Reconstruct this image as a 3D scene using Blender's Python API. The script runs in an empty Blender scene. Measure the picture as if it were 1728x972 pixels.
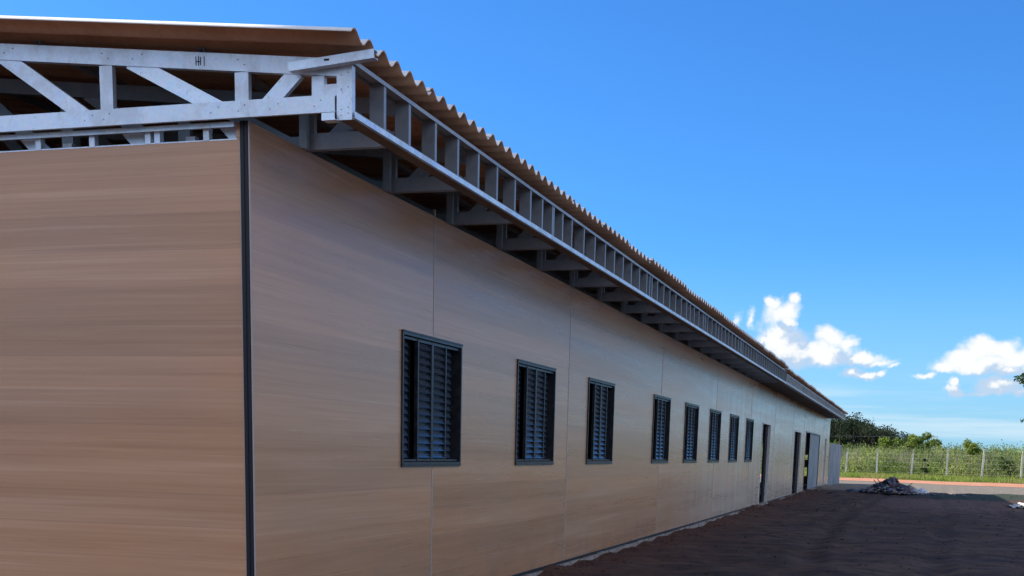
import bpy, math, random
import numpy as np
from mathutils import Vector, Matrix
random.seed(7); rng = np.random.default_rng(11)
scene = bpy.context.scene
col = scene.collection
R = math.radians

# ------------------------------------------------------------------ camera
cam_d = bpy.data.cameras.new('camera'); cam = bpy.data.objects.new('camera', cam_d); col.objects.link(cam)
cam_d.sensor_width = 36; cam_d.lens = 2130 / 1728 * 36
cam_d.shift_y = 666 / 1728          # the picture is the upper crop of an upright photograph
cam_d.clip_start = .05; cam_d.clip_end = 4000
RX = Vector((.95483283, .29629657, .0224191)); RD = Vector((.07460918, -.16603206, -.98329387)); RF = Vector((-.28762431, .94055393, -.1806393))
m = Matrix.Identity(4)
for i in range(3):
    m[i][0] = RX[i]; m[i][1] = -RD[i]; m[i][2] = -RF[i]
m[0][3], m[1][3], m[2][3] = 3.6, -6.6, 1.2
cam.matrix_world = m
scene.camera = cam

# ------------------------------------------------------------------ sun, sky, exposure
SUN = Vector((-1.85, .04, 1.0)).normalized()
EL = math.asin(SUN.z); AZ = math.atan2(SUN.x, SUN.y)
sd = bpy.data.lights.new('sun', 'SUN'); sd.energy = 4.2; sd.angle = R(.5); sd.color = (1, .93, .82)
so = bpy.data.objects.new('sun', sd); col.objects.link(so)
so.rotation_euler = SUN.to_track_quat('Z', 'Y').to_euler()
scene.view_settings.view_transform = 'Standard'; scene.view_settings.look = 'None'
scene.view_settings.exposure = 1.25; scene.view_settings.gamma = 1.0

world = bpy.data.worlds.new('World'); scene.world = world; world.use_nodes = True
wt = world.node_tree; wt.nodes.clear()

class NT:
    def __init__(s, t): s.t = t
    def n(s, ty, **k):
        nd = s.t.nodes.new(ty)
        for a, b in k.items(): setattr(nd, a, b)
        return nd
    def lk(s, a, b): s.t.links.new(a, b)
    def put(s, sock, v):
        if v is None: return
        if isinstance(v, bpy.types.NodeSocket): s.lk(v, sock)
        else: sock.default_value = v
    def math(s, op, a, b=None, c=None, clamp=False):
        nd = s.n('ShaderNodeMath', operation=op, use_clamp=clamp)
        s.put(nd.inputs[0], a); s.put(nd.inputs[1], b)
        if c is not None: s.put(nd.inputs[2], c)
        return nd.outputs[0]
    def vm(s, op, a, b=None, out=0):
        nd = s.n('ShaderNodeVectorMath', operation=op); s.put(nd.inputs[0], a); s.put(nd.inputs[1], b)
        return nd.outputs[out]
    def mr(s, v, a, b, c=0., d=1., smooth=True):
        nd = s.n('ShaderNodeMapRange', interpolation_type='SMOOTHSTEP' if smooth else 'LINEAR')
        s.put(nd.inputs[0], v)
        for i, x in enumerate((a, b, c, d)): s.put(nd.inputs[i + 1], x)
        return nd.outputs[0]
    def mix(s, f, a, b, mode='MIX'):
        nd = s.n('ShaderNodeMix', data_type='RGBA', blend_type=mode)
        s.put(nd.inputs[0], f); s.put(nd.inputs[6], col4(a)); s.put(nd.inputs[7], col4(b))
        return nd.outputs[2]
    def comb(s, x, y, z):
        nd = s.n('ShaderNodeCombineXYZ')
        for i, v in enumerate((x, y, z)): s.put(nd.inputs[i], v)
        return nd.outputs[0]
    def sep(s, v):
        nd = s.n('ShaderNodeSeparateXYZ'); s.lk(v, nd.inputs[0]); return nd.outputs
    def noise(s, v, scale=1., det=3., rough=.55, dist=0., dim='3D'):
        nd = s.n('ShaderNodeTexNoise', noise_dimensions=dim); s.put(nd.inputs['Vector'], v)
        nd.inputs['Scale'].default_value = scale; nd.inputs['Detail'].default_value = det
        nd.inputs['Roughness'].default_value = rough; nd.inputs['Distortion'].default_value = dist
        return nd.outputs[0]
    def ramp(s, v, stops):
        nd = s.n('ShaderNodeValToRGB'); s.put(nd.inputs[0], v); e = nd.color_ramp.elements
        while len(e) < len(stops): e.new(.5)
        for i, (p, c) in enumerate(stops): e[i].position = p; e[i].color = col4(c)
        return nd.outputs[0]
def col4(c):
    return (*c, 1.) if isinstance(c, tuple) and len(c) == 3 else c

w = NT(wt)
sky = w.n('ShaderNodeTexSky', sky_type='NISHITA'); sky.sun_disc = False
sky.sun_elevation = EL; sky.sun_rotation = AZ; sky.altitude = 600; sky.air_density = 1.0; sky.dust_density = .8; sky.ozone_density = 3.2
skyc = sky.outputs[0]
tc = w.n('ShaderNodeTexCoord').outputs['Generated']
d = w.vm('NORMALIZE', tc)
x, y, z = w.sep(d)
ys = w.math('MAXIMUM', y, .02)
g = w.comb(w.math('DIVIDE', x, ys), 0., w.math('DIVIDE', z, ys))
# cloud puffs as (x/y, z/y, radius x, radius z) of their direction, north of the building
PUFFS = [  # PUFFS_BEGIN
    (-0.1057, 0.1166, 0.0052, 0.0052, 1.00),
    (-0.0920, 0.1151, 0.0046, 0.0052, 1.00),
    (-0.0999, 0.1075, 0.0114, 0.0088, 0.90),
    (-0.0959, 0.0997, 0.0077, 0.0062, 0.90),
    (-0.1033, 0.0920, 0.0134, 0.0093, 1.00),
    (-0.0993, 0.0837, 0.0196, 0.0103, 1.00),
    (-0.1119, 0.0863, 0.0103, 0.0083, 0.90),
    (-0.0862, 0.0767, 0.0238, 0.0088, 1.00),
    (-0.0642, 0.0875, 0.0124, 0.0077, 1.00),
    (-0.0512, 0.0857, 0.0077, 0.0067, 1.00),
    (-0.0695, 0.0759, 0.0284, 0.0077, 1.00),
    (-0.0414, 0.0733, 0.0165, 0.0046, 0.90),
    (-0.0306, 0.0703, 0.0134, 0.0026, 0.70),
    (-0.0458, 0.0626, 0.0067, 0.0057, 1.00),
    (-0.0362, 0.0600, 0.0103, 0.0031, 0.90),
    (-0.0261, 0.0609, 0.0041, 0.0031, 1.00),
    (-0.0189, 0.0665, 0.0052, 0.0021, 0.60),
    (-0.1230, 0.1029, 0.0036, 0.0057, 0.60),
    (-0.1328, 0.1026, 0.0031, 0.0041, 0.50),
    (0.0445, 0.0788, 0.0124, 0.0088, 1.00),
    (0.0594, 0.0779, 0.0145, 0.0088, 1.00),
    (0.0328, 0.0729, 0.0139, 0.0072, 1.00),
    (0.0214, 0.0670, 0.0098, 0.0046, 1.00),
    (0.0461, 0.0688, 0.0320, 0.0062, 1.00),
    (0.0705, 0.0742, 0.0124, 0.0077, 1.00),
    (0.0636, 0.0663, 0.0207, 0.0041, 1.00),
    (0.0070, 0.0611, 0.0083, 0.0026, 0.80),
    (0.0273, 0.0557, 0.0036, 0.0041, 1.00),
    (0.0277, 0.0498, 0.0067, 0.0036, 1.00),
    (0.0567, 0.0538, 0.0176, 0.0072, 1.00),
    (0.0478, 0.0487, 0.0165, 0.0026, 0.80),
    (0.0723, 0.0501, 0.0114, 0.0041, 0.80),
    (0.0855, 0.0755, 0.0207, 0.0093, 1.00),
]  # PUFFS_END
grp = bpy.data.node_groups.new('cloud_field', 'ShaderNodeTree')
grp.interface.new_socket('v', in_out='INPUT', socket_type='NodeSocketVector')
grp.interface.new_socket('d', in_out='OUTPUT', socket_type='NodeSocketFloat')
G = NT(grp); gi = G.n('NodeGroupInput').outputs[0]; go = G.n('NodeGroupOutput')
cur = None
wn = G.n('ShaderNodeTexNoise'); G.lk(gi, wn.inputs['Vector']); wn.inputs['Scale'].default_value = 38; wn.inputs['Detail'].default_value = 5; wn.inputs['Roughness'].default_value = .62
off = G.vm('SCALE', G.vm('SUBTRACT', wn.outputs[1], (.5, .5, .5))); off.node.inputs[3].default_value = .024
vv = G.vm('ADD', gi, off)
for (px, pz, rx, rz, wgt) in PUFFS:
    q = G.vm('MULTIPLY', G.vm('SUBTRACT', vv, (px, 0., pz)), (1 / rx, 0., 1 / rz))
    e = G.math('MULTIPLY', G.math('SUBTRACT', 1.25, G.vm('LENGTH', q, None, 1)), wgt)
    cur = e if cur is None else G.math('SMOOTH_MAX', cur, e, .25)
dens = G.math('ADD', cur if cur else 0., G.math('MULTIPLY', G.math('SUBTRACT', G.noise(gi, 95, 4, .6), .5), .75))
G.lk(dens, go.inputs[0])
def field(v):
    nd = w.n('ShaderNodeGroup'); nd.node_tree = grp; w.lk(v, nd.inputs[0]); return nd.outputs[0]
D0 = field(g); D1 = field(w.vm('ADD', g, (-.011, 0., .018)))
front = w.mr(y, .15, .4)
cm = w.math('MULTIPLY', w.mr(D0, -.10, .78), front)
lit = w.mr(w.math('SUBTRACT', D0, D1), -.10, .55)
# thin streaks low over the horizon, all round
az3 = w.comb(w.math('MULTIPLY', x, 3.), w.math('MULTIPLY', y, 3.), w.math('MULTIPLY', z, 60.))
st = w.noise(az3, 1.0, 5, .6)
band = w.math('MULTIPLY', w.mr(z, .0, .012), w.mr(z, .075, .03))
stm = w.math('MULTIPLY', w.mr(st, .44, .68), w.math('MULTIPLY', band, .62))
# unseen bright clouds added out of view to fill the shaded walls, none in view
far_n = w.noise(w.comb(w.math('MULTIPLY', x, 4.), w.math('MULTIPLY', y, 4.), w.math('MULTIPLY', z, 11.)), 1.3, 6, .58)
fm = w.math('MULTIPLY', w.mr(far_n, .46, .58), w.math('MULTIPLY', w.mr(z, .07, .22), w.mr(z, .85, .60)))
fm = w.math('MULTIPLY', fm, w.math('MAXIMUM', w.mr(y, .35, .1), w.mr(w.math('SUBTRACT', x, w.math('MULTIPLY', y, .5)), .0, .25)))
hs = w.n('ShaderNodeHueSaturation'); hs.inputs['Hue'].default_value = .497; hs.inputs['Saturation'].default_value = 1.05; w.lk(skyc, hs.inputs['Color'])
base = w.mix(1., hs.outputs[0], (.245, .545, .90), 'MULTIPLY')
hz = w.mr(z, .16, .0)
base = w.mix(w.math('MULTIPLY', hz, .55), base, (1.9, 3.2, 4.2))
base = w.mix(stm, base, (3.2, 3.8, 4.2))
cc = w.mix(lit, (2.3, 2.9, 3.7), (4.3, 4.3, 4.25))
base = w.mix(w.math('MULTIPLY', fm, .92), base, (11.8, 11.3, 10.6))
base = w.mix(w.math('MULTIPLY', cm, .96), base, cc)
bg = w.n('ShaderNodeBackground'); bg.inputs['Strength'].default_value = .10; w.lk(base, bg.inputs[0])
wo = w.n('ShaderNodeOutputWorld'); w.lk(bg.outputs[0], wo.inputs[0])

# ------------------------------------------------------------------ materials
def mat(name, color=(.5, .5, .5), rough=.6, metal=0., spec=.5, build=None):
    mt = bpy.data.materials.new(name); mt.use_nodes = True; t = NT(mt.node_tree)
    b = mt.node_tree.nodes['Principled BSDF']
    b.inputs['Base Color'].default_value = col4(color); b.inputs['Roughness'].default_value = rough
    b.inputs['Metallic'].default_value = metal; b.inputs['Specular IOR Level'].default_value = spec
    if build: build(t, b)
    return mt
def bump(t, b, h, strength=.3, dist=.01):
    nd = t.n('ShaderNodeBump'); nd.inputs['Strength'].default_value = strength; nd.inputs['Distance'].default_value = dist
    t.lk(h, nd.inputs['Height']); t.lk(nd.outputs[0], b.inputs['Normal'])

def laminate(streaks):
    def f(t, b):
        P = t.n('ShaderNodeNewGeometry').outputs['Position']; px, py, pz = t.sep(P)
        rnd = t.n('ShaderNodeObjectInfo').outputs['Random']
        a = t.math('ADD', px, py)
        warp = t.math('MULTIPLY', t.math('SUBTRACT', t.noise(t.comb(t.math('MULTIPLY', a, .5), t.math('MULTIPLY', rnd, 40.), pz), 1.5, 2), .5), .018)
        zz = t.math('ADD', pz, warp)
        o = t.math('MULTIPLY', rnd, 61.)
        n1 = t.noise(t.comb(t.math('MULTIPLY', a, .16), t.math('MULTIPLY', zz, 4.6), o), 1., 5, .6)
        n2 = t.noise(t.comb(t.math('MULTIPLY', a, .38), t.math('MULTIPLY', zz, 18.), o), 1., 4, .65)
        n3 = t.noise(t.comb(t.math('MULTIPLY', a, .7), t.math('MULTIPLY', zz, 62.), o), 1., 3, .6)
        v = t.math('ADD', t.math('MULTIPLY', n1, .42), t.math('ADD', t.math('MULTIPLY', n2, .34), t.math('MULTIPLY', n3, .24)))
        c = t.ramp(v, [(.33, (.335, .163, .080)), (.45, (.415, .216, .111)), (.54, (.455, .246, .132)), (.66, (.545, .32, .188))])
        row = t.math('DIVIDE', t.math('ADD', pz, .07), .196); fl = t.math('FLOOR', row); fr = t.math('FRACT', row)
        wn_ = t.n('ShaderNodeTexWhiteNoise', noise_dimensions='2D'); t.lk(t.comb(fl, t.math('MULTIPLY', rnd, 97.), 0.), wn_.inputs['Vector']); tone = wn_.outputs['Value']
        c = t.mix(1., c, t.mix(tone, (.90, .89, .88), (1.09, 1.09, 1.09)), 'MULTIPLY'); c = t.mix(1., c, t.mix(rnd, (.94, .93, .92), (1.05, 1.05, 1.05)), 'MULTIPLY')
        edge_ = t.math('MULTIPLY', t.math('LESS_THAN', fr, .016), t.mr(t.noise(t.comb(t.math('MULTIPLY', a, .12), fl, o), 1., 2), .2, .6, .3, 1.))
        c = t.mix(t.math('MULTIPLY', edge_, .42), c, (.24, .14, .09))
        edge2 = t.math('MULTIPLY', t.math('LESS_THAN', t.math('ABSOLUTE', t.math('SUBTRACT', fr, .035)), .012), t.mr(t.noise(t.comb(t.math('MULTIPLY', a, .4), fl, t.math('ADD', o, 5.)), 1., 2), .48, .62))
        c = t.mix(t.math('MULTIPLY', edge2, .25), c, (.66, .47, .34))
        # broad tint drift of the print, pinker and greyer areas
        tint = t.noise(t.comb(t.math('MULTIPLY', a, .55), t.math('MULTIPLY', pz, 1.1), o), 1., 2)
        c = t.mix(t.mr(tint, .4, .65), c, t.mix(1., c, (.96, 1.00, 1.08), 'MULTIPLY'))
        # thin pale and dark grain lines that start and stop
        l1 = t.noise(t.comb(t.math('MULTIPLY', a, .30), t.math('MULTIPLY', zz, 46.), t.math('ADD', o, 9.)), 1., 1)
        c = t.mix(t.math('MULTIPLY', t.mr(l1, .66, .76), .22), c, (.62, .44, .32))
        l2 = t.noise(t.comb(t.math('MULTIPLY', a, .22), t.math('MULTIPLY', zz, 38.), t.math('ADD', o, 23.)), 1., 1)
        c = t.mix(t.math('MULTIPLY', t.mr(l2, .62, .85), .22), c, (.20, .10, .06))
        # dried splashes and dust near the foot
        du = t.noise(P, 3.5, 4, .6)
        foot = t.math('MULTIPLY', t.mr(pz, .55, .0), t.mr(du, .38, .7))
        c = t.mix(t.math('MULTIPLY', foot, .35), c, (.23, .15, .11))
        if streaks:
            # pale greyish run marks on the far panels
            n = t.noise(t.comb(t.math('MULTIPLY', py, 2.2), 0., t.math('MULTIPLY', pz, .28)), 1., 4, .6)
            edge = t.math('ADD', 2.62, t.math('MULTIPLY', t.math('SUBTRACT', t.noise(t.comb(t.math('MULTIPLY', py, .8), 3., 0.), 1., 4, .7), .5), 1.1))
            below = t.mr(pz, edge, t.math('SUBTRACT', edge, .09))
            amt = t.math('MULTIPLY', t.mr(py, 11., 21., .0, 1.), t.mr(n, .33, .62, .25, 1.))
            mk = t.math('MULTIPLY', below, amt)
            c = t.mix(t.math('MULTIPLY', mk, .8), c, (.50, .46, .40))
        t.lk(c, b.inputs['Base Color'])
        r = t.mr(n1, .3, .7, .25, .33); t.lk(r, b.inputs['Roughness'])
        low = t.noise(t.comb(t.math('MULTIPLY', a, .9), pz, 0.), 1., 2)
        bump(t, b, t.math('ADD', t.math('MULTIPLY', n3, .004), t.math('MULTIPLY', low, .14)), .3, .006)
    return f
M = {}
M['laminate'] = mat('wood_print_laminate', rough=.35, spec=.5, build=laminate(False))
M['laminate_far'] = mat('wood_print_laminate_streaked', rough=.35, spec=.45, build=laminate(True))

def roof_f(ca, cb):
    def f(t, b):
        P = t.n('ShaderNodeNewGeometry').outputs['Position']
        n = t.noise(P, 2.2, 5, .6); n2 = t.noise(P, 30., 4, .6)
        c = t.mix(t.mr(t.math('ADD', t.math('MULTIPLY', n, .7), t.math('MULTIPLY', n2, .3)), .35, .65), ca, cb)
        t.lk(c, b.inputs['Base Color']); bump(t, b, n2, .3, .003)
    return f
def steel_f(dark):
    def f(t, b):
        P = t.n('ShaderNodeTexCoord').outputs['Object']
        oi = t.n('ShaderNodeObjectInfo').outputs['Random']
        n = t.noise(P, 9., 4, .65); sp = t.n('ShaderNodeTexVoronoi'); sp.inputs['Scale'].default_value = 70; t.lk(P, sp.inputs['Vector'])
        c = t.mix(t.mr(n, .35, .65), (.58, .70, .84), (.74, .85, .95))
        c = t.mix(.22, c, sp.outputs['Color'], 'SOFT_LIGHT')
        sm = t.noise(P, 27., 5, .7)
        c = t.mix(t.math('MULTIPLY', t.mr(sm, .60, .72), .5), c, (.17, .16, .15))
        bl_ = t.noise(P, 3.2, 5, .7); c = t.mix(t.math('MULTIPLY', t.mr(bl_, .46, .62), .45), c, (.36, .39, .43))
        c = t.mix(t.math('MULTIPLY', oi, .3), c, (.34, .35, .37))
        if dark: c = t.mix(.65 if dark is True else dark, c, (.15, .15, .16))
        t.lk(c, b.inputs['Base Color']); t.lk(t.mr(n, .3, .7, .38, .58), b.inputs['Roughness'])
        bump(t, b, n, .25, .003)
    return f
M['steel'] = mat('galvanised_steel', metal=.5, build=steel_f(False))
M['soffit_brown'] = mat('brown_soffit_face', rough=.7, build=roof_f((.10, .07, .055), (.17, .125, .10)))
M['steel_eave_shade'] = mat('eave_shaded_steel', metal=.5, build=steel_f(.78))  # ladder studs: eave shade mixed into the steel colour
M['steel_dull_shade'] = mat('dull_shaded_steel', metal=.3, build=steel_f(True))  # darker steel, mostly to put the shade under the roof into its colour

M['roof_top'] = mat('roof_sheet_pale_face', rough=.6, build=roof_f((.80, .78, .74), (.88, .87, .84)))
M['roof_under'] = mat('roof_sheet_brown_face', rough=.8, spec=.2, build=roof_f((.42, .245, .155), (.56, .345, .225)))
M['black'] = mat('black_metal', (.008, .009, .014), .5, 0., .3)
def winframe(t, b):
    P = t.n('ShaderNodeTexCoord').outputs['Object']; n = t.noise(P, 14., 4)
    t.lk(t.mix(t.mr(n, .35, .7), (.010, .011, .016), (.03, .03, .038)), b.inputs['Base Color'])
M['winframe'] = mat('dark_painted_frame', rough=.4, metal=.2, build=winframe)
def slatf(t, b):
    P = t.n('ShaderNodeTexCoord').outputs['Object']; n = t.noise(P, 20., 3)
    t.lk(t.mix(t.mr(n, .3, .7), (.030, .045, .070), (.075, .105, .145)), b.inputs['Base Color'])
M['slat'] = mat('blue_grey_louvre', rough=.18, metal=.5, build=slatf)
M['trim'] = mat('pale_joint_strip', (.36, .30, .27), .4)
M['white_trim'] = mat('off_white_trim', (.55, .54, .50), .5)
def conc(ca, cb, sc=6.):
    def f(t, b):
        P = t.n('ShaderNodeNewGeometry').outputs['Position']; n = t.noise(P, sc, 6, .65); n2 = t.noise(P, sc * 9, 4)
        t.lk(t.mix(t.mr(n, .32, .68), ca, cb), b.inputs['Base Color']); bump(t, b, t.math('ADD', n, t.math('MULTIPLY', n2, .4)), .6, .012)
    return f
M['concrete'] = mat('rough_concrete', rough=.9, spec=.2, build=conc((.17, .13, .11), (.32, .275, .24)))
M['post'] = mat('weathered_concrete_post', rough=.9, spec=.2, build=conc((.55, .50, .42), (.75, .71, .62), 2.))
M['interior'] = mat('bare_board', (.16, .13, .11), .9)
def hoard(t, b):
    P = t.n('ShaderNodeNewGeometry').outputs['Position']; px, py, pz = t.sep(P)
    n = t.noise(t.comb(t.math('MULTIPLY', py, 3.), px, t.math('MULTIPLY', pz, .5)), 2., 4)
    t.lk(t.mix(t.mr(n, .35, .65), (.13, .15, .18), (.27, .29, .31)), b.inputs['Base Color'])
M['hoarding'] = mat('grey_sheet_metal', rough=.5, metal=.3, build=hoard)
def board(t, b):
    P = t.n('ShaderNodeNewGeometry').outputs['Position']; px, py, pz = t.sep(P)
    n = t.noise(t.comb(py, px, t.math('MULTIPLY', pz, 4.)), 1.6, 5, .65)
    t.lk(t.mix(t.mr(n, .35, .65), (.12, .115, .115), (.24, .225, .21)), b.inputs['Base Color'])
M['board'] = mat('grey_eave_board', rough=.7, build=board)

def ground_f(t, b):
    P = t.n('ShaderNodeNewGeometry').outputs['Position']; px, py, pz = t.sep(P)
    big = t.noise(P, .35, 5, .6); mid = t.noise(P, 1.9, 6, .65); fine = t.noise(P, 16., 6, .7)
    tr = t.noise(t.comb(t.math('MULTIPLY', px, .5), t.math('MULTIPLY', py, 1.6), 0.), 1.1, 5, .65)
    c = t.mix(t.mr(big, .35, .65), (.080, .045, .028), (.118, .072, .047))
    c = t.mix(t.mr(mid, .42, .66), c, (.040, .026, .021))
    c = t.mix(t.math('MULTIPLY', t.mr(tr, .50, .60), .75), c, (.038, .026, .022))
    c = t.mix(t.math('MULTIPLY', t.mr(fine, .56, .74), .55), c, (.15, .10, .08))
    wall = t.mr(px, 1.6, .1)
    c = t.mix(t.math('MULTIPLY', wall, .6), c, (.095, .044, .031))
    # far yard turns to pale gravelly soil
    gv = t.mr(t.math('ADD', py, t.math('MULTIPLY', t.math('SUBTRACT', mid, .5), 8.)), 44., 49.)
    gr = t.mix(t.mr(fine, .4, .6), (.155, .135, .108), (.225, .195, .158))
    c = t.mix(gv, c, gr)
    tanb = t.math('MULTIPLY', t.math('MULTIPLY', t.mr(py, 25., 30.), t.mr(t.math('ADD', py, t.math('MULTIPLY', mid, 3.)), 41., 37.)), t.mr(px, 1.8, 4.))
    c = t.mix(t.math('MULTIPLY', tanb, .7), c, (.150, .088, .066))
    # greenish ground with the building's shadow darkened into its colour
    dx = t.math('DIVIDE', t.math('SUBTRACT', px, 5.9), 2.3); dy = t.math('DIVIDE', t.math('SUBTRACT', py, 44.5), 6.5)
    rr = t.math('ADD', t.math('MULTIPLY', dx, dx), t.math('MULTIPLY', dy, dy))
    ms = t.mr(t.math('ADD', rr, t.math('MULTIPLY', t.math('SUBTRACT', mid, .5), 1.2)), 1.15, .75)
    c = t.mix(t.math('MULTIPLY', ms, .85), c, (.030, .048, .032))
    t.lk(c, b.inputs['Base Color'])
    bump(t, b, t.math('ADD', t.math('MULTIPLY', fine, .35), mid), .9, .05)
M['ground'] = mat('red_brown_soil', rough=.95, spec=.15, build=ground_f)
def road_f(t, b):
    P = t.n('ShaderNodeNewGeometry').outputs['Position']; n = t.noise(P, .8, 6, .65)
    t.lk(t.mix(t.mr(n, .35, .65), (.40, .17, .095), (.52, .27, .17)), b.inputs['Base Color']); bump(t, b, n, .6, .04)
M['road'] = mat('orange_laterite_road', rough=.95, spec=.1, build=road_f)
def grass_f(ca, cb, cc_, sc=1.2):
    def f(t, b):
        P = t.n('ShaderNodeNewGeometry').outputs['Position']; n = t.noise(P, sc, 5, .6); n2 = t.noise(P, sc * .22, 3, .5)
        c = t.mix(t.mr(n, .35, .65), ca, cb); c = t.mix(t.mr(n2, .48, .62), c, cc_)
        t.lk(c, b.inputs['Base Color'])
        tr = t.n('ShaderNodeBsdfTranslucent'); t.lk(c, tr.inputs[0]); ms = t.n('ShaderNodeMixShader'); ms.inputs[0].default_value = .5
        out = [q for q in t.t.nodes if q.type == 'OUTPUT_MATERIAL'][0]
        t.lk(b.outputs[0], ms.inputs[1]); t.lk(tr.outputs[0], ms.inputs[2]); t.lk(ms.outputs[0], out.inputs[0])
    return f
M['turf'] = mat('green_turf', rough=.9, spec=.1, build=grass_f((.13, .19, .035), (.23, .29, .06), (.27, .26, .09)))
M['scrub'] = mat('scrub_leaves', rough=.8, spec=.15, build=grass_f((.050, .09, .026), (.22, .31, .06), (.27, .31, .10), .55))
M['drygrass'] = mat('pale_seed_heads', rough=.9, spec=.1, build=grass_f((.26, .24, .15), (.34, .31, .21), (.19, .21, .10), .8))
M['darkleaf'] = mat('dark_leaves', rough=.8, spec=.15, build=grass_f((.018, .032, .018), (.034, .052, .026), (.048, .058, .034), .15))
M['brightleaf'] = mat('bright_leaves', rough=.6, spec=.25, build=grass_f((.13, .19, .03), (.21, .27, .05), (.10, .15, .03), 1.))
M['treeleaf'] = mat('glossy_tree_leaves', rough=.45, spec=.4, build=grass_f((.04, .07, .022), (.07, .11, .03), (.09, .12, .04), 2.))
M['bark'] = mat('bark', rough=.95, spec=.1, build=conc((.10, .07, .05), (.20, .155, .12), 5.))
M['plastic_dark'] = mat('dark_plastic_sheet', (.022, .024, .032), .38)
M['plastic_blue'] = mat('blue_grey_plastic', (.16, .19, .24), .35)
M['rag'] = mat('purple_grey_rag', (.13, .10, .12), .8)
M['whitebag'] = mat('white_sack', (.62, .64, .68), .6)
M['wire'] = mat('wire', (.16, .15, .14), .5, .6)
M['fibre'] = mat('white_fibre_sheet', rough=.7, build=roof_f((.60, .58, .55), (.76, .74, .70)))

# ------------------------------------------------------------------ mesh helpers
class MB:
    def __init__(s): s.v = []; s.f = []; s.m = []
    def face(s, pts, mi=0):
        n = len(s.v); s.v += [tuple(p) for p in pts]; s.f.append(tuple(range(n, n + len(pts)))); s.m.append(mi)
    def box(s, a, b, mi=0):
        x0, y0, z0 = a; x1, y1, z1 = b; n = len(s.v)
        s.v += [(x0, y0, z0), (x1, y0, z0), (x1, y1, z0), (x0, y1, z0), (x0, y0, z1), (x1, y0, z1), (x1, y1, z1), (x0, y1, z1)]
        for q in ((0, 3, 2, 1), (4, 5, 6, 7), (0, 1, 5, 4), (1, 2, 6, 5), (2, 3, 7, 6), (3, 0, 4, 7)):
            s.f.append(tuple(n + i for i in q)); s.m.append(mi)
        return s
    def channel(s, p0, p1, side, up, h, wdt, t=.003, lip=.012, mi=0):
        """lipped C profile: web in the plane (axis, up), flanges running along side."""
        p0 = Vector(p0); p1 = Vector(p1); side = Vector(side).normalized(); up = Vector(up).normalized()
        pr = [(0, -h/2), (0, h/2), (wdt, h/2), (wdt, h/2 - lip), (wdt - t, h/2 - lip), (wdt - t, h/2 - t), (t, h/2 - t), (t, -h/2 + t), (wdt - t, -h/2 + t), (wdt - t, -h/2 + lip), (wdt, -h/2 + lip), (wdt, -h/2)]
        if lip <= t: pr = [(0, -h/2), (0, h/2), (wdt, h/2), (wdt, h/2 - t), (t, h/2 - t), (t, -h/2 + t), (wdt, -h/2 + t), (wdt, -h/2)]
        k = len(pr); n = len(s.v)
        for p in (p0, p1):
            for a, b in pr: s.v.append(tuple(p + side * a + up * b))
        for i in range(k):
            j = (i + 1) % k; s.f.append((n + i, n + j, n + k + j, n + k + i)); s.m.append(mi)
        s.f.append(tuple(n + i for i in reversed(range(k)))); s.m.append(mi)
        s.f.append(tuple(n + k + i for i in range(k))); s.m.append(mi)
        return s
    def tube(s, pts, radii, seg=6, mi=0):
        pts = [Vector(p) for p in pts]; n = len(s.v)
        for i, p in enumerate(pts):
            dr = (pts[min(i + 1, len(pts) - 1)] - pts[max(i - 1, 0)]).normalized()
            a = dr.orthogonal().normalized() if abs(dr.z) < .9 else Vector((1, 0, 0)); a = (a - dr * a.dot(dr)).normalized(); b = dr.cross(a)
            for k in range(seg):
                th = 2 * math.pi * k / seg; s.v.append(tuple(p + (a * math.cos(th) + b * math.sin(th)) * radii[i]))
        for i in range(len(pts) - 1):
            for k in range(seg):
                j = (k + 1) % seg; s.f.append((n + i * seg + k, n + i * seg + j, n + (i + 1) * seg + j, n + (i + 1) * seg + k)); s.m.append(mi)
        s.f.append(tuple(n + (len(pts) - 1) * seg + k for k in range(seg))); s.m.append(mi)
        s.f.append(tuple(n + k for k in reversed(range(seg)))); s.m.append(mi)
        return s
    def mesh(s, name, mats):
        me = bpy.data.meshes.new(name); me.from_pydata(s.v, [], s.f)
        for q in (mats if isinstance(mats, (list, tuple)) else [mats]): me.materials.append(q)
        me.polygons.foreach_set('material_index', s.m); me.update(); return me
    def obj(s, name, mats, parent=None, loc=(0, 0, 0), **props):
        return link(name, s.mesh(name, mats), parent, loc, **props)
def link(name, me, parent=None, loc=(0, 0, 0), **props):
    o = bpy.data.objects.new(name, me); col.objects.link(o); o.location = loc
    if parent: o.parent = parent
    for k, v in props.items(): o[k] = v
    return o
def thing(name, label, cat, loc=(0, 0, 0), rz=0., group=None):
    o = bpy.data.objects.new(name, None); col.objects.link(o); o.location = loc; o.rotation_euler[2] = rz; o.empty_display_size = .3
    o['label'] = label; o['category'] = cat
    if group: o['group'] = group
    return o
def arr_mesh(name, V, F, mt):
    me = bpy.data.meshes.new(name); V = np.asarray(V, dtype=np.float32); F = np.asarray(F, dtype=np.int32)
    me.vertices.add(len(V)); me.vertices.foreach_set('co', V.ravel())
    k = F.shape[1]; me.loops.add(F.size); me.loops.foreach_set('vertex_index', F.ravel())
    me.polygons.add(len(F)); me.polygons.foreach_set('loop_start', np.arange(0, F.size, k, dtype=np.int32)); me.polygons.foreach_set('loop_total', np.full(len(F), k, dtype=np.int32))
    me.materials.append(mt); me.update(calc_edges=True); return me
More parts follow.
